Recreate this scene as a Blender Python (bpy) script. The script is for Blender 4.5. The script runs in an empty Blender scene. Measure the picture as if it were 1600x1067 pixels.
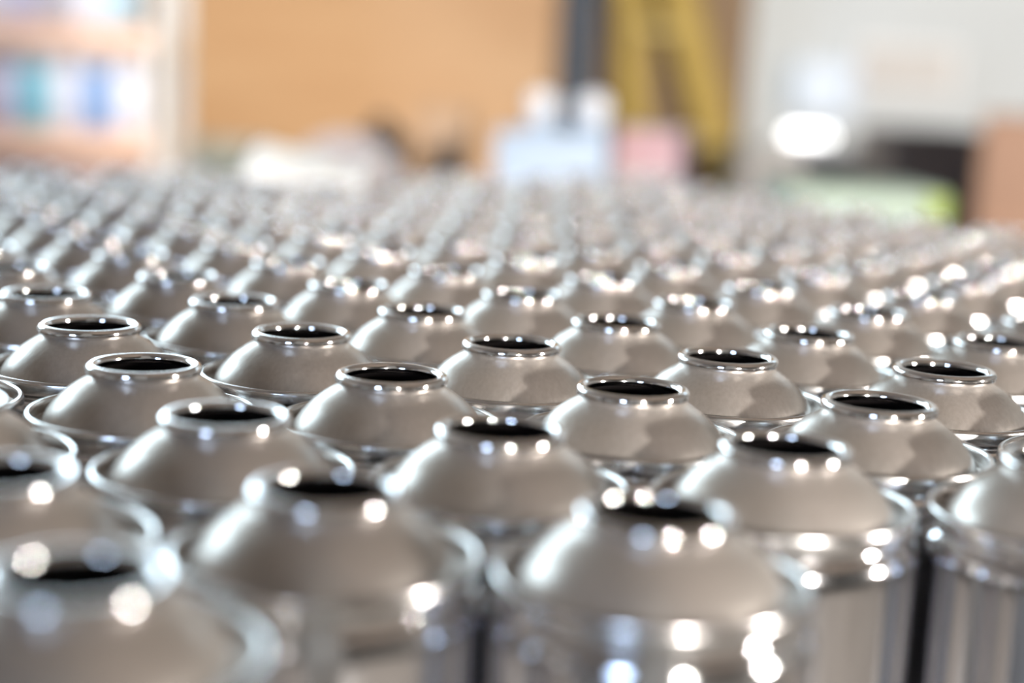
import bpy, bmesh, math, random
from mathutils import Vector, Matrix

random.seed(7)
sc = bpy.context.scene
COL = sc.collection
PI = math.pi
R = math.radians

# ------------------------------------------------------------------ camera
DECK = 0.75                      # top of the tier sheet the cans stand on
CAN_H = 0.190
RIM_Z = DECK + CAN_H - 0.0015    # plane through the rolled rims
CAM_Z = RIM_Z + 0.0821
F_PX = 2370.1
PITCH = 0.172306
ROLL = 0.049395
cam_d = bpy.data.cameras.new('camera')
cam = bpy.data.objects.new('camera', cam_d)
COL.objects.link(cam)
cam_d.sensor_fit = 'HORIZONTAL'
cam_d.sensor_width = 36.0
cam_d.lens = F_PX * 36.0 / 1600.0
cam_d.clip_start = 0.02
cam_d.clip_end = 60
cam.matrix_world = Matrix.Translation((0, 0, CAM_Z)) @ Matrix.Rotation(PI / 2 - PITCH, 4, 'X') @ Matrix.Rotation(ROLL, 4, 'Z')
cam_d.dof.use_dof = True
cam_d.dof.focus_distance = 0.436
cam_d.dof.aperture_fstop = 3.6
cam_d.dof.aperture_blades = 9
sc.camera = cam

# ------------------------------------------------------------------ view, world, light
sc.view_settings.view_transform = 'Standard'
sc.view_settings.look = 'None'
sc.view_settings.gamma = 1.0
sc.view_settings.use_curve_mapping = False
sc.view_settings.exposure = -0.35
sc.cycles.use_denoising = True
sc.cycles.max_bounces = 10
sc.cycles.diffuse_bounces = 5
sc.cycles.glossy_bounces = 8
sc.cycles.sample_clamp_indirect = 12.0
sc.cycles.blur_glossy = 0.3

world = bpy.data.worlds.new('world')
sc.world = world
world.use_nodes = True
bg = world.node_tree.nodes['Background']
bg.inputs[0].default_value = (0.75, 0.87, 1.0, 1)
bg.inputs[1].default_value = 1.0


def area(name, loc, target, sx, sy, energy, color):
    l = bpy.data.lights.new(name, 'AREA')
    l.shape = 'RECTANGLE'
    l.size, l.size_y = sx, sy
    l.energy = energy
    l.color = color
    o = bpy.data.objects.new(name, l)
    COL.objects.link(o)
    o.location = loc
    d = Vector(target) - Vector(loc)
    o.rotation_euler = d.to_track_quat('-Z', 'Y').to_euler()
    return o

ROOM = dict(x0=-4.0, x1=4.0, y0=-5.0, y1=6.0, z1=3.6)
# daylight through the hall's windows: a high strip on the left and back-left, small ones behind and to the right of the camera
COOL, WARM = (0.70, 0.89, 1.0), (1.0, 0.94, 0.88)


def window_light(axis, pos, hole, radiance, color, sign, spread=180):
    a0, a1, u, v = hole
    ca, cz = (a0 + a1) / 2, (u + v) / 2
    e = radiance * (a1 - a0) * (v - u) * math.pi
    if axis == 'x':
        o = area('window_daylight', (pos, ca, cz), (pos + sign, ca, cz), v - u, a1 - a0, e, color)
        o.rotation_euler = (0, -sign * math.pi / 2, 0)
    else:
        o = area('window_daylight', (ca, pos, cz), (ca, pos + sign, cz), a1 - a0, v - u, e, color)
    o.data.spread = R(spread)

WIN_L = (2.9, 5.8, 1.9, 3.5)
WIN_BL = (-3.8, -0.9, 1.75, 3.5)
WIN_BR = (1.6, 3.6, 2.8, 3.4)
WIN_R = (-0.65, -0.25, 1.45, 1.85)
WIN_B1 = (1.69, 1.91, 1.60, 1.82)
WIN_B2 = (-2.75, -1.65, 1.2, 2.3)
window_light('x', -3.95, WIN_L, 9.5, COOL, 1)
window_light('y', 5.95, WIN_BL, 9.5, COOL, -1)
window_light('y', 5.95, WIN_BR, 2.0, COOL, -1)
window_light('x', 3.95, WIN_R, 110.0, WARM, -1, 70)
window_light('y', -4.95, WIN_B1, 1350.0, WARM, 1, 70)
window_light('y', -4.95, WIN_B2, 15.0, (0.55, 0.72, 1.0), 1, 80)

# unseen fill spots added to brighten the shelving, the plywood and the right wall
FILL_SPOTS = [((-0.9, 1.5, 3.3), (-1.1, 3.0, 1.35), 340), ((-0.1, 1.7, 3.3), (-0.45, 4.5, 1.1), 40), ((1.5, 2.0, 3.3), (1.9, 6.0, 1.3), 40)]
for loc, tgt, en in FILL_SPOTS:
    l = bpy.data.lights.new('fill_spot_light', 'SPOT')
    l.energy = en
    l.spot_size = R(52)
    l.spot_blend = 0.6
    l.shadow_soft_size = 0.08
    l.color = (1.0, 0.96, 0.91)
    o = bpy.data.objects.new('fill_spot_light', l)
    COL.objects.link(o)
    o.location = loc
    o.rotation_euler = (Vector(tgt) - Vector(loc)).to_track_quat('-Z', 'Y').to_euler()

# ------------------------------------------------------------------ materials
MATS = {}

def mat(name, color, rough=0.5, metal=0.0, emit=None, strength=0.0):
    if name in MATS:
        return MATS[name]
    m = bpy.data.materials.new(name)
    m.use_nodes = True
    b = m.node_tree.nodes['Principled BSDF']
    b.inputs['Base Color'].default_value = (*color, 1)
    b.inputs['Roughness'].default_value = rough
    b.inputs['Metallic'].default_value = metal
    if emit:
        b.inputs['Emission Color'].default_value = (*emit, 1)
        b.inputs['Emission Strength'].default_value = strength
    MATS[name] = m
    return m


def grain(m, c1, c2, scale=(8, 8, 8), nscale=3.0, detail=6, bump=0.0, rough=None):
    """procedural colour variation between c1 and c2 in object space"""
    nt = m.node_tree
    b = nt.nodes['Principled BSDF']
    tc = nt.nodes.new('ShaderNodeTexCoord')
    mp = nt.nodes.new('ShaderNodeMapping')
    mp.inputs['Scale'].default_value = scale
    nz = nt.nodes.new('ShaderNodeTexNoise')
    nz.inputs['Scale'].default_value = nscale
    nz.inputs['Detail'].default_value = detail
    rp = nt.nodes.new('ShaderNodeValToRGB')
    rp.color_ramp.elements[0].position = 0.3
    rp.color_ramp.elements[1].position = 0.7
    rp.color_ramp.elements[0].color = (*c1, 1)
    rp.color_ramp.elements[1].color = (*c2, 1)
    nt.links.new(tc.outputs['Object'], mp.inputs[0])
    nt.links.new(mp.outputs[0], nz.inputs[0])
    nt.links.new(nz.outputs[0], rp.inputs[0])
    nt.links.new(rp.outputs[0], b.inputs['Base Color'])
    if bump:
        bp = nt.nodes.new('ShaderNodeBump')
        bp.inputs['Strength'].default_value = bump
        bp.inputs['Distance'].default_value = 0.002
        nt.links.new(nz.outputs[0], bp.inputs['Height'])
        nt.links.new(bp.outputs[0], b.inputs['Normal'])
    if rough:
        mr = nt.nodes.new('ShaderNodeMapRange')
        mr.inputs['To Min'].default_value, mr.inputs['To Max'].default_value = rough
        nt.links.new(nz.outputs[0], mr.inputs[0])
        nt.links.new(mr.outputs[0], b.inputs['Roughness'])
    return m


def metal_mat(name, c1, c2, r0, r1, scale, bump):
    m = mat(name, c1, r0, 1.0)
    grain(m, c1, c2, scale=scale, nscale=1.0, detail=4, bump=bump, rough=(r0, r1))
    return m

DOME_M = metal_mat('satin_dome_metal', (0.47, 0.427, 0.388), (0.53, 0.487, 0.447), 0.27, 0.36, (900, 900, 120), 0.05)
DOME_M.node_tree.nodes['Principled BSDF'].inputs['Metallic'].default_value = 0.70
RIM_M = metal_mat('bright_rim_metal', (0.76, 0.75, 0.75), (0.82, 0.81, 0.81), 0.06, 0.10, (300, 300, 300), 0.0)
SEAM_M = metal_mat('seam_metal', (0.72, 0.71, 0.70), (0.78, 0.77, 0.76), 0.18, 0.26, (300, 300, 300), 0.0)
BODY_M = metal_mat('tinplate_wall', (0.74, 0.74, 0.76), (0.82, 0.82, 0.84), 0.07, 0.12, (700, 700, 12), 0.02)
SHADE_LACQ_M = mat('shade_dark_lacquer', (0.004, 0.003, 0.003), 0.8, 0.0)  # near-black lacquer, shade inside the can is put into its colour
SHADE_LACQ_M.node_tree.nodes['Principled BSDF'].inputs['Specular IOR Level'].default_value = 0.1

# ------------------------------------------------------------------ helpers

def setp(o, label=None, cat=None, group=None, kind=None):
    if label: o['label'] = label
    if cat: o['category'] = cat
    if group: o['group'] = group
    if kind: o['kind'] = kind
    return o


def link(name, me, parent=None, loc=(0, 0, 0), rot=(0, 0, 0)):
    o = bpy.data.objects.new(name, me)
    COL.objects.link(o)
    o.parent = parent
    o.location = loc
    o.rotation_euler = rot
    return o


def empty(name, loc, rz=0, **kw):
    o = link(name, None, None, loc, (0, 0, rz))
    o.empty_display_size = 0.05
    return setp(o, **kw)


def bm_mesh(name, bm, mats, smooth=False):
    me = bpy.data.meshes.new(name)
    bmesh.ops.recalc_face_normals(bm, faces=bm.faces)
    bm.to_mesh(me)
    bm.free()
    if not isinstance(mats, (list, tuple)):
        mats = [mats]
    for m in mats:
        me.materials.append(m)
    if smooth:
        for p in me.polygons:
            p.use_smooth = True
    return me


def add_box(bm, c, s, bevel=0.0, rot=None, seg=2):
    M = Matrix.Translation(c) @ (rot if rot else Matrix.Identity(4)) @ Matrix.Diagonal((s[0], s[1], s[2], 1))
    ret = bmesh.ops.create_cube(bm, size=1.0, matrix=M)
    if bevel > 0:
        es = {e for v in ret['verts'] for e in v.link_edges}
        bmesh.ops.bevel(bm, geom=list(es), offset=bevel, segments=seg, affect='EDGES', profile=0.5)


def box(name, c, s, m, parent=None, bevel=0.004, rot=None, kind=None):
    bm = bmesh.new()
    add_box(bm, (0, 0, 0), s, bevel)
    o = link(name, bm_mesh(name, bm, m), parent, c, rot or (0, 0, 0))
    if kind: o['kind'] = kind
    return o


def lathe(name, prof, m, seg=48, close=False, mats_from=None, smooth=True):
    """prof: list of (r, z); close joins last to first; mats_from: list of material index per profile step"""
    vs, fs, mi = [], [], []
    ring = []
    for (r, z) in prof:
        if r < 1e-7:
            ring.append([len(vs)])
            vs.append((0, 0, z))
        else:
            ring.append(list(range(len(vs), len(vs) + seg)))
            for k in range(seg):
                a = 2 * PI * k / seg
                vs.append((r * math.cos(a), r * math.sin(a), z))
    n = len(prof)
    for q in range(n if close else n - 1):
        A, B = ring[q], ring[(q + 1) % n]
        for k in range(seg):
            k2 = (k + 1) % seg
            if len(A) == 1 and len(B) == 1:
                continue
            if len(A) == 1:
                fs.append((A[0], B[k], B[k2]))
            elif len(B) == 1:
                fs.append((A[k2], A[k], B[0]))
            else:
                fs.append((A[k2], A[k], B[k], B[k2]))
            mi.append(mats_from[q] if mats_from else 0)
    me = bpy.data.meshes.new(name)
    me.from_pydata(vs, [], fs)
    for x in (m if isinstance(m, (list, tuple)) else [m]):
        me.materials.append(x)
    for p, i in zip(me.polygons, mi):
        p.use_smooth = smooth
        p.material_index = i
    me.update()
    return me


def catmull(pts, n=4):
    out = []
    P = [pts[0]] + list(pts) + [pts[-1]]
    for i in range(1, len(P) - 2):
        for k in range(n):
            t = k / n
            q = []
            for d in (0, 1):
                p0, p1, p2, p3 = P[i - 1][d], P[i][d], P[i + 1][d], P[i + 2][d]
                q.append(0.5 * (2 * p1 + (p2 - p0) * t + (2 * p0 - 5 * p1 + 4 * p2 - p3) * t * t + (3 * p1 - p0 - 3 * p2 + p3) * t ** 3))
            out.append(tuple(q))
    out.append(tuple(pts[-1]))
    return out


def tube_bm(bm, pts, r, seg=8):
    """tube through points"""
    pts = [Vector(p) for p in pts]
    rings = []
    for i, p in enumerate(pts):
        d = (pts[min(i + 1, len(pts) - 1)] - pts[max(i - 1, 0)]).normalized()
        up = Vector((0, 0, 1)) if abs(d.z) < 0.9 else Vector((1, 0, 0))
        a = d.cross(up).normalized()
        b = d.cross(a).normalized()
        rings.append([bm.verts.new(p + a * (r * math.cos(2 * PI * k / seg)) + b * (r * math.sin(2 * PI * k / seg))) for k in range(seg)])
    for A, B in zip(rings, rings[1:]):
        for k in range(seg):
            bm.faces.new((A[k], A[(k + 1) % seg], B[(k + 1) % seg], B[k]))
    bm.faces.new(rings[0][::-1])
    bm.faces.new(rings[-1])


def copy_tree(o, parent=None, loc=None):
    c = o.copy()
    COL.objects.link(c)
    c.parent = parent
    if loc is not None:
        c.location = loc
    for ch in o.children:
        copy_tree(ch, c)
    return c

# ------------------------------------------------------------------ the hall
wall_white = grain(mat('painted_wall', (0.50, 0.52, 0.52), 0.6), (0.48, 0.50, 0.50), (0.525, 0.545, 0.545), (1, 1, 1), 2.0)
wall_grey = grain(mat('grey_wall', (0.40, 0.37, 0.34), 0.7), (0.36, 0.33, 0.30), (0.44, 0.41, 0.38), (1, 1, 1), 1.5)
roof_m = grain(mat('roof_board', (0.345, 0.285, 0.24), 0.7), (0.315, 0.26, 0.218), (0.375, 0.31, 0.262), (1, 6, 1), 2.0)
concrete = grain(mat('concrete', (0.36, 0.33, 0.30), 0.5), (0.32, 0.29, 0.26), (0.41, 0.38, 0.35), (1, 1, 1), 3.0, bump=0.1)
white_frame = mat('white_window_frame', (0.75, 0.75, 0.74), 0.4)
x0, x1, y0, y1, z1 = (ROOM[k] for k in ('x0', 'x1', 'y0', 'y1', 'z1'))
cx, cy = (x0 + x1) / 2, (y0 + y1) / 2
T = 0.2
box('floor', (cx, cy, -T / 2), (x1 - x0 + 2 * T, y1 - y0 + 2 * T, T), concrete, kind='structure', bevel=0)


def wall_with_holes(name, axis, pos, a0, a1, zt, holes, m, thick):
    """axis 'x': wall plane x=pos running along y; 'y': plane y=pos along x. holes: (a0,a1,z0,z1)"""
    bm = bmesh.new()
    cuts_a = sorted({a0, a1, *[h[0] for h in holes], *[h[1] for h in holes]})
    cuts_z = sorted({0.0, zt, *[h[2] for h in holes], *[h[3] for h in holes]})
    for p, q in zip(cuts_a, cuts_a[1:]):
        for u, v in zip(cuts_z, cuts_z[1:]):
            ca, cz = (p + q) / 2, (u + v) / 2
            if any(h[0] < ca < h[1] and h[2] < cz < h[3] for h in holes):
                continue
            if axis == 'x':
                add_box(bm, (pos, ca, cz), (thick, q - p, v - u))
            else:
                add_box(bm, (ca, pos, cz), (q - p, thick, v - u))
    o = link(name, bm_mesh(name, bm, m))
    o['kind'] = 'structure'
    return o

wall_with_holes('wall_right', 'x', x1 + T / 2, y0, y1, z1, [WIN_R], wall_grey, T)
wall_with_holes('wall_left', 'x', x0 - T / 2, y0, y1, z1, [WIN_L], wall_grey, T)
wall_with_holes('wall_front', 'y', y0 - T / 2, x0, x1, z1, [WIN_B1, WIN_B2], wall_grey, T)
wall_with_holes('wall_back', 'y', y1 + T / 2, x0, x1, z1, [WIN_BL, WIN_BR], wall_white, T)
box('ceiling', (cx, cy, z1 + T / 2), (x1 - x0 + 2 * T, y1 - y0 + 2 * T, T), roof_m, kind='structure', bevel=0)

glass = mat('window_glass', (0.9, 0.95, 1.0), 0.02)
glass.node_tree.nodes['Principled BSDF'].inputs['Transmission Weight'].default_value = 1.0
glass.node_tree.nodes['Principled BSDF'].inputs['IOR'].default_value = 1.1


def window(n, axis, pos, hole):
    bm = bmesh.new()
    a0, a1, u, v = hole
    w = 0.04
    for (ca, cz, sa, sz) in (((a0 + a1) / 2, u + w / 2, a1 - a0, w), ((a0 + a1) / 2, v - w / 2, a1 - a0, w),
                             (a0 + w / 2, (u + v) / 2, w, v - u - 2 * w), (a1 - w / 2, (u + v) / 2, w, v - u - 2 * w)):
        c = (pos, ca, cz) if axis == 'x' else ((ca, pos, cz) if axis == 'y' else (ca, cz, pos))
        s = (0.06, sa, sz) if axis == 'x' else ((sa, 0.06, sz) if axis == 'y' else (sa, sz, 0.06))
        add_box(bm, c, s)
    o = link('window_%d' % n, bm_mesh('window_frame', bm, white_frame))
    o['kind'] = 'structure'
    ca, cz = (a0 + a1) / 2, (u + v) / 2
    s = (a1 - a0 - 2 * w, v - u - 2 * w)
    if axis == 'x':
        box('pane', (pos, ca, cz), (0.006, s[0], s[1]), glass, o, bevel=0)
    elif axis == 'y':
        box('pane', (ca, pos, cz), (s[0], 0.006, s[1]), glass, o, bevel=0)
    else:
        box('pane', (ca, cz, pos), (s[0], s[1], 0.006), glass, o, bevel=0)

window(1, 'x', x1 + 0.1, WIN_R)
window(2, 'y', y0 - 0.1, WIN_B1)
window(3, 'y', y0 - 0.1, WIN_B2)
window(4, 'x', x0 - 0.1, WIN_L)
window(5, 'y', y1 + 0.1, WIN_BL)
window(6, 'y', y1 + 0.1, WIN_BR)
box('light_blocker', (0.107, -1.05, z1 / 2), (0.63, 0.3, z1), wall_grey, kind='structure', bevel=0.01)  # added unseen block in place of the photographer, shades the left cans

# ------------------------------------------------------------------ pixel helper (real position from a pixel and a distance)

def at(px, py, y):
    """point seen at pixel (px, py) that stands y metres in front of the camera"""
    a, b = px - 800, py - 533.5
    cr, sr = math.cos(ROLL), math.sin(ROLL)
    X, Y = (cr * a + sr * b) / F_PX, (-sr * a + cr * b) / F_PX
    dy = math.cos(PITCH) - Y * math.sin(PITCH)
    dz = -math.sin(PITCH) - Y * math.cos(PITCH)
    t = y / dy
    return Vector((X * t, y, CAM_Z + dz * t))

# ------------------------------------------------------------------ plywood partition behind the shelf
ply = grain(mat('plywood', (0.46, 0.26, 0.12), 0.6), (0.43, 0.235, 0.10), (0.52, 0.315, 0.155), (1.2, 1.2, 9), 1.2, bump=0.1)
part_root = empty('plywood_partition', (0, 4.55, 0), label='orange plywood partition of tall boards behind the shelving', cat='partition')
px = 0.14
k = 0
while px > -3.6:
    wv = 1.22
    box('board', (px - wv / 2, 0, 0.82), (wv - 0.006, 0.03, 1.64), ply, part_root, bevel=0.003)
    px -= wv
for zz in (0.3, 1.4):
    box('rail', (-1.75, 0.04, zz), (3.7, 0.05, 0.08), ply, part_root)

# dark column
navy = grain(mat('navy_paint', (0.016, 0.040, 0.066), 0.6), (0.009, 0.024, 0.042), (0.013, 0.030, 0.052), (2, 2, 2), 2)
c = at(917, 60, 4.46)
colr = empty('steel_column', (c.x, 4.46, 0), label='dark navy steel column between plywood and yellow ladder', cat='column')
bm = bmesh.new()
add_box(bm, (0, -0.05, 1.8), (0.135, 0.012, 3.58), 0.002)
add_box(bm, (0, 0.05, 1.8), (0.135, 0.012, 3.58), 0.002)
add_box(bm, (0, 0, 1.8), (0.01, 0.09, 3.58), 0)
link('column_beam', bm_mesh('column_beam', bm, navy), colr)
box('base_plate', (0, 0, 0.01), (0.16, 0.13, 0.02), navy, colr)

# brown door-like board behind the ladder
brown = grain(mat('brown_board', (0.15, 0.08, 0.025), 0.6), (0.13, 0.07, 0.021), (0.17, 0.092, 0.03), (3, 3, 0.6), 2)
c = at(1047, 150, 4.37)
bb = empty('brown_panel', (c.x, 4.37, 0), label='tall brown wooden panel leaning behind the yellow ladder', cat='panel')
box('panel_board', (0.0, 0, 0.9), (0.43, 0.03, 1.8), brown, bb)
box('panel_batten', (0.0, -0.025, 1.5), (0.38, 0.02, 0.06), brown, bb)
box('panel_batten', (0.0, -0.025, 0.4), (0.38, 0.02, 0.06), brown, bb)

# yellow step ladder
yellow = grain(mat('yellow_paint', (0.26, 0.165, 0.010), 0.6), (0.29, 0.185, 0.011), (0.36, 0.235, 0.017), (3, 3, 3), 2)
tread_m = mat('ladder_tread', (0.42, 0.30, 0.06), 0.5)
LY = 4.22
lad = empty('step_ladder', (0, 0, 0), label='yellow step ladder standing in front of the brown panel', cat='ladder')
pa0, pa1 = at(988, -60, LY), at(992, 260, LY)
pb0, pb1 = at(1050, -60, LY), at(1128, 265, LY)

def rail_to_floor(name, p, q, w, parent):
    d = (q - p)
    t_floor = (0.0 - p.z) / d.z
    f = p + d * t_floor
    t_top = (1.75 - p.z) / d.z
    tp = p + d * t_top
    bm = bmesh.new()
    for dx, wd, dp in ((0, w, 0.012), (-w / 2, 0.01, 0.05), (w / 2, 0.01, 0.05)):
        vs = []
        for e in (tp, f):
            for sx, sy in ((-1, -1), (1, -1), (1, 1), (-1, 1)):
                vs.append(bm.verts.new((e.x + dx + sx * wd / 2, e.y + sy * dp / 2, e.z)))
        for a in range(4):
            b = (a + 1) % 4
            bm.faces.new((vs[a], vs[b], vs[4 + b], vs[4 + a]))
        bm.faces.new(vs[:4]); bm.faces.new(vs[4:])
    link(name, bm_mesh(name, bm, yellow), parent)
    return tp, f

ta, fa = rail_to_floor('rail', pa0, pa1, 0.068, lad)
tb, fb = rail_to_floor('rail', pb0, pb1, 0.093, lad)
for k in range(1, 6):
    t = k / 6
    a, b = fa.lerp(ta, t), fb.lerp(tb, t)
    if abs(a.z - 1.12) < 0.0: continue
    box('tread', ((a.x + b.x) / 2, LY, a.z), (b.x - a.x, 0.07, 0.022), tread_m, lad)
box('top_cap', ((ta.x + tb.x) / 2, LY, 1.76), (tb.x - ta.x + 0.1, 0.12, 0.03), yellow, lad)

# ------------------------------------------------------------------ shelving with spray cans
SH_Y = 3.0
shelf_wood = grain(mat('shelf_wood', (0.78, 0.50, 0.34), 0.5), (0.74, 0.46, 0.305), (0.82, 0.54, 0.375), (2, 8, 8), 2)
post_m = mat('cream_shelf_post', (0.66, 0.62, 0.55), 0.4)
xr = at(258, 120, SH_Y).x
sh = empty('shelving_unit', (xr, SH_Y, 0), label='open shelving unit with pinkish wooden shelves and cream posts, holding spray cans', cat='shelving')
SW = 0.95
shelf_z = [0.15, 0.40, 0.64, at(120, 221, SH_Y).z, at(120, 60, SH_Y).z, at(120, 58, SH_Y).z + 0.19]
for z in shelf_z:
    box('shelf_board', (-SW / 2, 0.05, z), (SW - 0.03, 0.22, 0.046), shelf_wood, sh)
for sx in (0, -SW):
    for sy in (-0.05, 0.15):
        box('post', (sx, sy, shelf_z[-1] / 2 + 0.02), (0.03, 0.03, shelf_z[-1] + 0.04), post_m, sh)
bm = bmesh.new()
add_box(bm, (-SW / 2, 0.172, 0.75), (SW, 0.008, 1.4))
link('back_panel', bm_mesh('back_panel', bm, mat('shelf_back', (0.55, 0.42, 0.36), 0.6)), sh)

white_p = mat('white_plastic', (0.80, 0.80, 0.82), 0.3)
SP_COL = {'white': (0.78, 0.78, 0.84), 'cyan': (0.22, 0.54, 0.63), 'blue': (0.25, 0.39, 0.64), 'lavender': (0.62, 0.60, 0.74), 'pale blue': (0.48, 0.66, 0.76), 'grey': (0.50, 0.48, 0.52)}


def spray_can(colour):
    root = empty('spray_can', (0, 0, 0))
    h = 0.118
    prof = [(0, 0), (0.031, 0), (0.0325, 0.0015), (0.0325, h - 0.004), (0.0310, h - 0.002), (0.0318, h), (0.0305, h + 0.001)]
    link('body', lathe('spray_can_body', prof, mat('spray_%s' % colour.replace(' ', '_'), SP_COL[colour], 0.3), 24), root)
    dome = [(0.0305, h + 0.001), (0.028, h + 0.004), (0.024, h + 0.009), (0.018, h + 0.013)]
    link('dome', lathe('spray_can_dome', dome, SEAM_M, 24), root)
    cap = [(0.0265, h + 0.005), (0.0268, h + 0.028), (0.0258, h + 0.036), (0.022, h + 0.040), (0, h + 0.041)]
    link('cap', lathe('spray_can_cap', cap, white_p, 24), root)
    return root

LOOKS = {c: spray_can(c) for c in SP_COL}
used = set()
ORD = ['first', 'second', 'third', 'fourth', 'fifth', 'sixth', 'seventh', 'eighth', 'ninth', 'tenth', 'eleventh', 'twelfth', 'thirteenth',
       'fourteenth', 'fifteenth', 'sixteenth', 'seventeenth', 'eighteenth', 'nineteenth', 'twentieth', 'twenty-first', 'twenty-second',
       'twenty-third', 'twenty-fourth', 'twenty-fifth', 'twenty-sixth', 'twenty-seventh', 'twenty-eighth', 'twenty-ninth', 'thirtieth']


def place_spray(colour, x, y, z, label, group):
    src = LOOKS[colour]
    if colour in used:
        o = copy_tree(src, None, (x, y, z))
    else:
        used.add(colour)
        o = src
        o.location = (x, y, z)
    setp(o, label, 'spray can', group)

rows = [(shelf_z[3] + 0.0232, [(204, 'white'), (152, 'blue'), (104, 'white'), (58, 'cyan'), (8, 'lavender')], 'lower'),
        (shelf_z[4] + 0.0232, [(188, 'pale blue'), (138, 'white'), (90, 'grey'), (40, 'lavender'), (-10, 'white')], 'upper')]
for z, items, nm in rows:
    for q, (pxx, colour) in enumerate(items):
        x = at(pxx, 150, SH_Y - 0.01).x
        place_spray(colour, x, SH_Y - 0.01, z, '%s spray can with white cap, %s from cream post on the %s shelf' % (colour, ORD[q], nm),
                    'spray cans on the %s shelf' % nm)

# ------------------------------------------------------------------ packing bench behind the cans and what lies on it
bench_m = grain(mat('bench_wood', (0.36, 0.25, 0.15), 0.5), (0.32, 0.22, 0.13), (0.40, 0.29, 0.18), (1, 8, 8), 2)
steel_grey = mat('grey_painted_steel', (0.18, 0.18, 0.18), 0.45)


def table(name, c, s, h, label, top_m):
    r = empty(name, (c[0], c[1], 0), c[2], label=label, cat='table')
    box('tabletop', (0, 0, h - 0.02), (s[0], s[1], 0.04), top_m, r)
    for sx in (-1, 1):
        for sy in (-1, 1):
            box('leg', (sx * (s[0] / 2 - 0.06), sy * (s[1] / 2 - 0.06), (h - 0.04) / 2), (0.05, 0.05, h - 0.04), steel_grey, r)
    for sy in (-1, 1):
        box('crossbar', (0, sy * (s[1] / 2 - 0.06), 0.18), (s[0] - 0.17, 0.04, 0.04), steel_grey, r)
    return r

BZ = 0.76
table('packing_bench', (0.0, 2.15, 0), (1.9, 0.8), BZ, 'brown wooden packing bench behind the field of open cans', bench_m)

# light blue crate
blue_pl = mat('pale_blue_plastic', (0.37, 0.46, 0.57), 0.35)
a, b = at(775, 215, 2.0), at(948, 215, 2.0)
top = at(860, 205, 2.0).z
cr = empty('plastic_crate', ((a.x + b.x) / 2, 2.0, BZ), label='pale blue plastic crate on the bench beside the pink carton', cat='crate')
w, d, h = (b.x - a.x), 0.13, top - BZ
box('base', (0, 0, 0.006), (w, d, 0.012), blue_pl, cr, 0.002)
for sx in (-1, 1):
    box('side_panel', (sx * (w / 2 - 0.004), 0, h / 2), (0.008, d, h), blue_pl, cr, 0.002)
for sy in (-1, 1):
    box('side_panel', (0, sy * (d / 2 - 0.004), h / 2), (w - 0.016, 0.008, h), blue_pl, cr, 0.002)
    box('grip_rim', (0, sy * (d / 2 + 0.004), h - 0.012), (w, 0.008, 0.02), blue_pl, cr, 0.003)
# bottles added in the crate; their white caps stand in for glints
def bottle(x, y, z, htop, label):
    r = empty('glint_bottle', (x, y, z), label=label, cat='bottle', group='added crate bottles with white caps imitating glints')
    H = htop - z
    body = [(0, 0), (0.020, 0), (0.0215, 0.002), (0.0215, H - 0.055), (0.019, H - 0.042), (0.013, H - 0.036), (0.012, H - 0.034)]
    link('body', lathe('bottle_body', body, blue_pl, 24), r)
    cap = [(0.014, H - 0.036), (0.0185, H - 0.031), (0.0195, H - 0.014), (0.016, H - 0.004), (0.008, H), (0, H + 0.0005)]
    link('cap', lathe('glint_cap', cap, white_p, 24), r)

for pxx, yy, pt, lab in ((848, 2.0, 141, 'added crate bottle whose white cap imitates a glint, standing apart from the other two'),
                         (914, 2.035, 152, 'added crate bottle whose white cap imitates a glint, the rear one of the pair'),
                         (930, 1.975, 146, 'added crate bottle whose white cap imitates a glint, the front one of the pair')):
    p = at(pxx, pt, yy)
    bottle(p.x, yy, BZ + 0.0125, p.z, lab)

# pink carton with purple end
pink = mat('pale_pink_card', (0.50, 0.40, 0.395), 0.5)
pink_band = mat('rose_print', (0.52, 0.28, 0.30), 0.5)
purple = mat('dark_purple_card', (0.085, 0.06, 0.10), 0.5)


def carton(name, c, s, body_m, label, cat='carton', rz=0, band=None, end=None, tape=None, stripe=None):
    r = empty(name, c, rz, label=label, cat=cat)
    w, d, h = s
    box('body', (0, 0, h / 2), (w, d, h - 0.004), body_m, r, 0.003)
    for sy in (-1, 1):
        box('flap', (0, sy * d / 4, h - 0.0005), (w - 0.002, d / 2 - 0.003, 0.003), body_m, r, 0.001)
    if tape:
        box('tape', (0, 0, h + 0.0015), (w * 0.98, 0.04 if d > 0.15 else d * 0.3, 0.001), tape, r, 0)
    if band:
        box('printed_band', (0, -d / 2 - 0.0008, h - 0.026), (w - 0.006, 0.0015, 0.03), band, r, 0)
    if stripe:
        box('printed_stripe', (w / 2 - 0.011, -d / 2 - 0.0008, h / 2), (0.022, 0.0015, h - 0.008), stripe, r, 0)
    if end:
        box('end_panel', (w / 2 + 0.002, 0, h / 2), (0.004, d - 0.004, h - 0.006), end, r, 0.001)
    return r

a, b = at(966, 225, 2.12), at(1068, 225, 2.12)
top = at(1010, 203, 2.12).z
carton('printed_carton', ((a.x + b.x) / 2 + 0.01, 2.16, BZ), (b.x - a.x, 0.14, top - BZ), pink,
       'pale pink carton with rose band and dark purple end on the bench', rz=-0.25, band=pink_band, end=purple)

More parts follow.
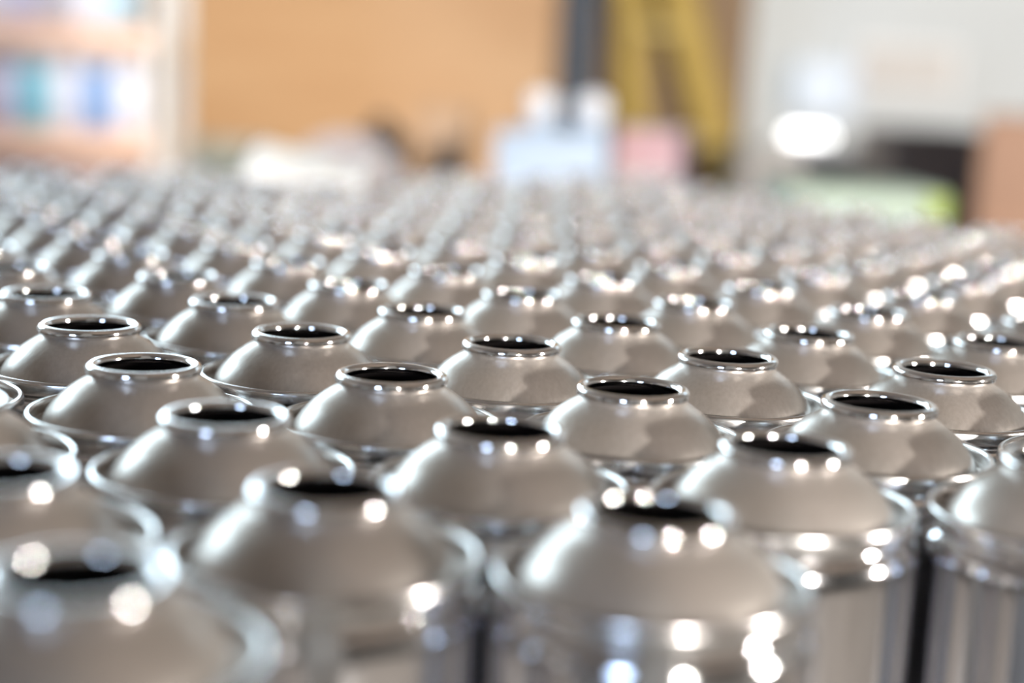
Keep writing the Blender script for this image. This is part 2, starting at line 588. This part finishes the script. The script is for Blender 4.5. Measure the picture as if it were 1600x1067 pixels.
# green carton with lime end
green = mat('pale_green_card', (0.27, 0.34, 0.265), 0.5)
lime = mat('lime_card', (0.21, 0.29, 0.012), 0.5)
a, b = at(1195, 315, 1.62), at(1470, 315, 1.62)
top = at(1400, 292, 1.62).z
mid = (a + b) / 2
table('side_table', (mid.x, 1.64, 0), (0.70, 0.19), 0.70, 'low grey table under the pale green carton behind the cans', steel_grey)
carton('green_carton', (mid.x, 1.64, 0.70), (b.x - a.x - 0.02, 0.16, top - 0.70), green,
       'pale green carton with lime green end standing behind the cans', rz=0.0, end=lime, stripe=lime)

# dark tool bag with grey roll of tape
bagm = grain(mat('dark_canvas', (0.035, 0.03, 0.03), 0.8), (0.03, 0.026, 0.026), (0.045, 0.04, 0.038), (20, 20, 20), 2)
a, b = at(540, 220, 2.3), at(650, 220, 2.3)
top = at(600, 212, 2.3).z
tb_ = empty('tool_bag', ((a.x + b.x) / 2, 2.3, BZ), label='dark canvas tool bag on the bench in front of the plywood', cat='bag')
bm = bmesh.new()
w, h = b.x - a.x, top - BZ
N, Mq = 24, 10
rings = []
for i in range(Mq + 1):
    t = i / Mq
    sw = w / 2 * (1 - 0.22 * t ** 2) * (0.96 + 0.04 * math.sin(9 * t))
    sd = 0.08 * (1 - 0.65 * t ** 1.5)
    ring = []
    for k2 in range(N):
        ang = 2 * PI * k2 / N
        cxx, cyy = math.cos(ang), math.sin(ang)
        e = 0.55
        ring.append(bm.verts.new((sw * math.copysign(abs(cxx) ** e, cxx), sd * math.copysign(abs(cyy) ** e, cyy),
                                  h * t + 0.008 * math.sin(3 * ang) * t)))
    rings.append(ring)
for A, B in zip(rings, rings[1:]):
    for k2 in range(N):
        bm.faces.new((A[k2], A[(k2 + 1) % N], B[(k2 + 1) % N], B[k2]))
bm.faces.new(rings[0][::-1]); bm.faces.new(rings[-1])
link('bag_body', bm_mesh('bag_body', bm, bagm, True), tb_)
for sy in (-1, 1):
    bm = bmesh.new()
    tube_bm(bm, [(-w * 0.25 + w * 0.5 * t, sy * 0.03, h - 0.02 + 0.045 * math.sin(PI * t)) for t in [q / 10 for q in range(11)]], 0.006)
    link('handle', bm_mesh('handle', bm, bagm, True), tb_)
rt = at(546, 205, 2.2)
tapem = mat('grey_tape', (0.42, 0.37, 0.36), 0.35)
tr = empty('tape_roll', (rt.x, 2.16, BZ), label='grey roll of tape on edge beside the dark tool bag', cat='tape')
rr = max(0.05, (rt.z - BZ) / 2)
me = lathe('tape_winding', [(rr, -0.022), (rr, 0.022), (rr * 0.55, 0.022), (rr * 0.55, -0.022)], tapem, 32, close=True, smooth=False)
link('winding', me, tr, (0, 0, rr), (PI / 2, 0, 0))
me = lathe('tape_core', [(rr * 0.55, -0.023), (rr * 0.55, 0.023), (rr * 0.5, 0.023), (rr * 0.5, -0.023)], mat('card_core', (0.4, 0.28, 0.17), 0.7), 32, close=True, smooth=False)
link('core', me, tr, (0, 0, rr), (PI / 2, 0, 0))

# brown cardboard tubes behind
cardb = grain(mat('cardboard', (0.46, 0.30, 0.18), 0.65), (0.42, 0.27, 0.16), (0.50, 0.33, 0.20), (6, 6, 1), 2)
a, b = at(655, 210, 2.4), at(735, 210, 2.4)
top = at(690, 170, 2.4).z
carton('kraft_carton', ((a.x + b.x) / 2, 2.42, BZ), (b.x - a.x, 0.12, top - BZ), cardb,
       'brown kraft carton at the back of the bench beside the tool bag', tape=mat('brown_tape', (0.3, 0.18, 0.09), 0.3))

# grey green box on a stand left
gg = mat('grey_green_paint', (0.30, 0.32, 0.27), 0.5)
a, b = at(262, 235, 3.5), at(400, 235, 3.5)
top = at(330, 222, 3.5).z
r = empty('storage_chest', ((a.x + b.x) / 2, 3.5, 0), label='grey green storage chest between shelving and tool bag', cat='chest')
w = b.x - a.x
box('body', (0, 0, (top - 0.05) / 2), (w, 0.3, top - 0.05), gg, r)
box('lid', (0, 0, top - 0.024), (w + 0.02, 0.32, 0.048), gg, r)
box('latch', (0, -0.158, top - 0.07), (0.04, 0.012, 0.06), steel_grey, r, 0.002)

# ------------------------------------------------------------------ right: white cabinet on the wall, machine, lamp, cartons
pale = mat('pale_blue_enamel', (0.52, 0.60, 0.70), 0.4)
a, b = at(1240, 95, 5.9), at(1335, 185, 5.9)
r = empty('wall_cabinet', ((a.x + b.x) / 2, 5.94, (a.z + b.z) / 2), label='pale blue cabinet fixed on the white wall', cat='cabinet')
w, h = b.x - a.x, a.z - b.z
box('body', (0, 0, 0), (w, 0.10, h), pale, r)
box('door', (0, -0.055, 0), (w - 0.02, 0.012, h - 0.02), pale, r)
box('handle', (w / 2 - 0.03, -0.068, 0), (0.012, 0.018, 0.06), steel_grey, r, 0.002)
taupe = mat('taupe_board', (0.50, 0.47, 0.44), 0.6)
a, b = at(1345, 65, 5.9), at(1500, 150, 5.9)
r = empty('notice_board', ((a.x + b.x) / 2, 5.965, (a.z + b.z) / 2), label='taupe notice board on the white wall beside the pale cabinet', cat='board')
w, h = b.x - a.x, a.z - b.z
box('board', (0, 0, 0), (w - 0.03, 0.02, h - 0.03), taupe, r)
for sx in (-1, 1):
    box('frame_rail', (sx * (w / 2 - 0.008), -0.004, 0), (0.016, 0.03, h), white_frame, r, 0.002)
for sz in (-1, 1):
    box('frame_rail', (0, -0.004, sz * (h / 2 - 0.008)), (w - 0.034, 0.03, 0.016), white_frame, r, 0.002)

dark = grain(mat('dark_brown_enamel', (0.10, 0.082, 0.075), 0.5), (0.09, 0.074, 0.067), (0.11, 0.09, 0.083), (3, 3, 3), 2)
greyb = mat('grey_brown_enamel', (0.28, 0.26, 0.24), 0.5)
MY = 3.2
a, b = at(1386, 240, MY), at(1535, 240, MY)
top = at(1450, 203, MY).z
r = empty('machine_cabinet', ((a.x + b.x) / 2, MY + 0.15, 0), label='dark brown machine cabinet beside the stacked cartons', cat='machine')
w = b.x - a.x
box('body', (0, 0, top / 2), (w, 0.3, top), dark, r, 0.01)
box('door', (0, -0.156, top / 2), (w - 0.03, 0.012, top - 0.06), dark, r)
box('handle', (w / 2 - 0.03, -0.17, top * 0.6), (0.012, 0.02, 0.1), steel_grey, r, 0.002)
a2, b2 = at(1160, 260, MY + 0.55), at(1382, 260, MY + 0.55)
top2 = at(1270, 238, MY + 0.55).z
r = empty('work_counter', ((a2.x + b2.x) / 2, MY + 0.70, 0), label='grey brown counter with lamp on it beside the dark machine', cat='counter')
w = b2.x - a2.x - 0.004
box('body', (0, 0, (top2 - 0.03) / 2), (w, 0.28, top2 - 0.03), greyb, r)
box('counter_top', (0, 0, top2 - 0.015), (w, 0.3, 0.03), greyb, r)
for q in (-1, 1):
    box('door', (q * w / 4, -0.145, top2 / 2 - 0.02), (w / 2 - 0.02, 0.012, top2 - 0.12), greyb, r)
# lit lamp
la, lb = at(1233, 211, MY + 0.6), at(1300, 211, MY + 0.6)
r = empty('work_lamp', ((la.x + lb.x) / 2, MY + 0.63, top2), label='small lit white lamp standing on the grey brown counter', cat='lamp')
hz = la.z - top2
lw = lb.x - la.x
box('base', (0, 0, 0.006), (0.09, 0.07, 0.012), white_p, r, 0.002)
bm = bmesh.new()
tube_bm(bm, [(0, 0.02, 0.01), (0, 0.02, max(hz, 0.03))], 0.006)
link('stem', bm_mesh('stem', bm, white_p, True), r)
box('lamp_head', (0, 0.012, hz), (lw + 0.012, 0.03, 0.032), white_p, r, 0.004)
box('diffuser', (0, -0.005, hz), (lw, 0.012, 0.022), mat('lit_diffuser', (0.9, 0.9, 0.9), 0.3, 0, (1.0, 1.0, 0.98), 6.0), r, 0.002)

# stacked cartons right
tan = grain(mat('tan_cardboard', (0.28, 0.16, 0.10), 0.65), (0.26, 0.145, 0.088), (0.31, 0.18, 0.115), (2, 2, 2), 2)
CY = 2.75
xl = at(1528, 260, CY).x
ztop = at(1560, 180, CY).z
hh = ztop / 3
for q in range(3):
    carton('cardboard_carton', (xl + 0.24 * 0.956 + 0.2 * 0.292, CY + 0.2 * 0.956 - 0.24 * 0.292, q * hh + (0.002 if q else 0)), (0.48, 0.4, hh - 0.003), tan,
           'tan cardboard carton, %s of the stack beside the dark machine' % ('bottom' if q == 0 else 'middle' if q == 1 else 'topmost'),
           rz=-0.297 + 0.012 * (q - 1), tape=mat('brown_tape', (0.3, 0.18, 0.09), 0.3))

# housings made up for the added fill spots
for (loc, tgt, en), where in zip(FILL_SPOTS, ('aimed at the shelving', 'aimed at the plywood', 'aimed at the white wall')):
    r = empty('fill_spot', loc, label='added black fill spot lamp under the roof, %s' % where, cat='lamp', group='added fill spot lamps under the roof')
    q_ = (Vector(tgt) - Vector(loc)).to_track_quat('-Z', 'Y').to_euler()
    me = lathe('lamp_shade', [(0.02, 0.16), (0.06, 0.15), (0.10, 0.02), (0.104, 0.02), (0.064, 0.155), (0.02, 0.166)], steel_grey, 24, close=True)
    link('lamp_shade', me, r, (0, 0, 0), q_)
    bm = bmesh.new()
    tube_bm(bm, [(0, 0, 0.14), (0, 0, z1 - loc[2] - 0.02)], 0.008)
    link('rod', bm_mesh('rod', bm, steel_grey), r)
    link('ceiling_plate', lathe('ceiling_plate', [(0, 0), (0.05, 0), (0.05, 0.02), (0, 0.02)], steel_grey, 24), r, (0, 0, z1 - loc[2] - 0.02))

# ------------------------------------------------------------------ table and tier sheet under the cans
LX, LYY, YAW = -0.0990353, 0.404161, -0.0184244
P = 0.066
S3 = math.sqrt(3) / 2


def lattice(i, j):
    x, y = (i + 0.5 * j) * P, j * P * S3
    c, s = math.cos(YAW), math.sin(YAW)
    return c * x - s * y + LX, s * x + c * y + LYY

M_MIN, M_MAX = -5, 22           # rows parallel to the front edge (j - i)
N_MAX = 11                       # i + j at the right edge
ang = R(30) + YAW
pc = lattice(2, 4)
e_u, e_v = Vector((math.cos(ang), math.sin(ang), 0)), Vector((-math.sin(ang), math.cos(ang), 0))
org = Vector((*lattice(0, 0), 0))
# pallet coordinates: v = (j-i)*P/2, u = (i+j)*P*sqrt3/2
v0, v1 = M_MIN * P / 2 - 0.04, M_MAX * P / 2 + 0.04
u1 = N_MAX * P * S3 + 0.04
u0 = u1 - 1.20
ctr = org + e_u * ((u0 + u1) / 2) + e_v * ((v0 + v1) / 2)
tbl = table('work_table', (ctr.x, ctr.y, ang), (u1 - u0, v1 - v0), DECK - 0.004, 'wooden work table carrying the open cans', bench_m)
kraft = grain(mat('kraft_sheet', (0.50, 0.33, 0.17), 0.7), (0.46, 0.30, 0.15), (0.55, 0.37, 0.20), (3, 3, 3), 2)
ts = box('tier_sheet', (ctr.x, ctr.y, DECK - 0.002), (u1 - u0 - 0.01, v1 - v0 - 0.01, 0.003), kraft, None, 0, (0, 0, ang))
setp(ts, 'brown kraft tier sheet lying under the open cans', 'sheet')

# ------------------------------------------------------------------ the cans
mm = 0.001
Zt = CAN_H * 1000
curl = [(14.0 + 1.55 * math.cos(t), Zt - 1.55 + 1.55 * math.sin(t)) for t in [R(-100 + 20 * q) for q in range(18)]]
out = catmull([(13.9, -2.6), (14.3, -3.3), (15.3, -4.2), (17.5, -5.5), (20.6, -7.7), (23.1, -10.2), (25.0, -12.6), (26.3, -14.8), (27.0, -16.6)], 3)
groove = [(27.25, -17.3), (27.7, -17.9), (28.4, -18.0), (29.0, -17.5), (29.25, -16.4)]
inn = [(26.2, -16.8), (25.5, -15.0), (24.2, -12.9), (22.3, -10.6), (19.8, -8.3), (16.7, -6.3), (14.0, -5.2), (12.9, -3.9), (12.7, -2.6)]
prof = [(r, Zt + z) for r, z in out] + [(r, Zt + z) for r, z in groove] + [(28.4, Zt - 18.8), (27.0, Zt - 18.4)] + [(r, Zt + z) for r, z in inn]
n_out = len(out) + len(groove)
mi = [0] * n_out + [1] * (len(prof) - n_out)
S = lambda pr: [(r * mm, z * mm) for r, z in pr]
SEG = 64
me_dome = lathe('dome', S(prof), [DOME_M, SHADE_LACQ_M], SEG, mats_from=mi)
me_curl = lathe('rolled_rim', S(curl), RIM_M, SEG, close=True)
seam = catmull([(29.25, -16.6), (29.3, -14.2), (29.65, -13.2), (30.25, -12.9), (30.85, -13.2), (31.15, -14.0), (31.2, -16.6), (31.05, -17.3), (30.5, -17.7), (29.6, -17.8)], 2)
me_seam = lathe('top_seam', S([(r, Zt + z) for r, z in seam]), SEAM_M, SEG)
bodyp = [(29.3, -17.2), (29.5, -18.4), (29.9, -19.0), (30.7, -19.7), (31.5, -20.8), (31.95, -22.2), (32.1, -24.0), (32.1, -26.5), (32.1, -60), (32.1, -120)]
botp = [(32.1, 6.0), (31.7, 4.4), (31.0, 3.8), (31.3, 2.6), (31.3, 0.6), (30.6, 0), (29.8, 0.4), (28, 2.0), (18, 7.0), (0, 9.0)]
me_body = lathe('body', S([(r, Zt + z) for r, z in bodyp] + botp), BODY_M, SEG)

JIT = {(2, -3): (1.79, -1.7), (1, -2): (1.69, -2.44), (2, -2): (0.3, -0.59), (3, -2): (-1.27, -4.12), (0, -1): (-0.28, -0.45), (1, -1): (0.88, -0.1), (2, -1): (-0.52, 0.53), (3, -1): (-0.26, -0.75), (-1, 0): (-0.23, -0.35), (0, 0): (-0.03, -2.25), (1, 0): (0.81, 1.95), (2, 0): (0.41, 1.04), (3, 0): (0.34, -1.38), (-2, 1): (-0.35, -0.53), (-1, 1): (0.97, -2.75), (0, 1): (-0.44, 3.24), (1, 1): (-1.11, 3.56), (2, 1): (-0.59, -0.02), (3, 1): (-0.99, -2.22), (-2, 2): (1.41, -3.31), (-1, 2): (-0.1, 1.81), (0, 2): (-0.48, 2.3), (1, 2): (0.56, 0.85), (2, 2): (0.35, -2.27), (-2, 3): (-0.11, 0.19), (-1, 3): (-0.41, 0.73), (0, 3): (0.16, 0.26)}

# special looks of the nearest cans
SPECIAL = {
    (2, -3): 'open silver can nearest the camera, cut off by the lower left corner',
    (2, -2): 'open silver can in the front, left one of two with visible shiny walls',
    (3, -2): 'open silver can in the front, right one of two with visible shiny walls',
    (3, -1): 'open silver can with bright double seam behind the right front can',
    (4, -1): 'open silver can cut by the right edge with streaked shiny wall',
    (1, -2): 'open silver can cut by the left edge behind the nearest can',
}

proto = empty('aerosol_can', (0, 0, DECK))
for nm, me in (('body', me_body), ('top_seam', me_seam), ('dome', me_dome), ('rolled_rim', me_curl)):
    link(nm, me, proto)

cans = []
for j in range(-4, 24):
    for i in range(-22, 16):
        m_, n_ = j - i, i + j
        if not (M_MIN <= m_ <= M_MAX and n_ <= N_MAX):
            continue
        x, y = lattice(i, j)
        half = (800 + 60) / F_PX * y + 0.05
        if x < -half - 0.07 or x > half + 0.07:
            continue
        dx, dy = JIT.get((i, j), (random.uniform(-0.5, 0.5), random.uniform(-0.5, 0.5)))
        # pixel of the rim centre tells whether the can is in view
        X_, d_ = x + dx * mm, (y + dy * mm) * math.cos(PITCH) + 0.0821 * math.sin(PITCH)
        u_px = 800 + F_PX * X_ / d_
        w_px = F_PX * 0.032 / d_
        cans.append((j, x + dx * mm, y + dy * mm, -w_px < u_px < 1600 + w_px, (i, j)))
cans.sort()
rows_seen = sorted({c[0] for c in cans if c[3]})
first = True
for j in sorted({c[0] for c in cans}):
    line = [c for c in cans if c[0] == j]
    q = 0
    for (_, x, y, seen, key) in line:
        o = proto if first else copy_tree(proto)
        first = False
        o.location = (x, y, DECK)
        o.rotation_euler.z = random.uniform(0, 2 * PI)
        o['category'] = 'can'
        o['group'] = 'open silver aerosol cans on the table'
        if key in SPECIAL:
            o['label'] = SPECIAL[key]
        elif seen:
            o['label'] = 'open silver can, %s from left in the %s row from the front' % (ORD[min(q, 29)], ORD[rows_seen.index(j)])
        else:
            side = 'left' if x < 0 else 'right'
            outs = sorted([c[1] for c in line if not c[3] and (c[1] < 0) == (x < 0)], key=abs)
            o['label'] = 'silver can outside the %s edge of view, %s beyond the %s row' % (side, ORD[outs.index(x)], ORD[rows_seen.index(j)] if j in rows_seen else 'front')
        q += 1 if seen else 0
print('CANS', len(cans), 'seen', sum(c[3] for c in cans))

# white sheet lying on the far cans
wp = mat('white_paper', (0.88, 0.88, 0.85), 0.6)
a, b = at(408, 262, 1.16), at(585, 262, 1.16)
bm = bmesh.new()
NX, NY = 18, 10
w, d = b.x - a.x, 0.18
top_v, bot_v = [], []
for layer, off in ((top_v, 0.0016), (bot_v, 0.0)):
    for iy in range(NY + 1):
        for ix in range(NX + 1):
            s, t = ix / NX, iy / NY
            z = 0.022 * math.sin(PI * t) ** 0.8 * (0.7 + 0.3 * math.sin(5 * s + 1)) + 0.002 * math.sin(11 * s + 4 * t)
            layer.append(bm.verts.new(((s - 0.5) * w, (t - 0.5) * d, max(0.0, z) + off)))
W1 = NX + 1
for iy in range(NY):
    for ix in range(NX):
        k0 = iy * W1 + ix
        bm.faces.new((top_v[k0], top_v[k0 + 1], top_v[k0 + W1 + 1], top_v[k0 + W1]))
        bm.faces.new((bot_v[k0 + W1], bot_v[k0 + W1 + 1], bot_v[k0 + 1], bot_v[k0]))
edge = [ix for ix in range(W1)] + [iy * W1 + NX for iy in range(1, NY + 1)] + [NY * W1 + ix for ix in range(NX - 1, -1, -1)] + [iy * W1 for iy in range(NY - 1, 0, -1)]
for e0, e1 in zip(edge, edge[1:] + edge[:1]):
    bm.faces.new((top_v[e0], bot_v[e0], bot_v[e1], top_v[e1]))
o = link('paper_sheet', bm_mesh('paper_sheet', bm, wp, True), None, ((a.x + b.x) / 2, 1.16, DECK + CAN_H + 0.0002), (0, 0, 0))
setp(o, 'folded white paper sheet lying on top of the far cans', 'paper')
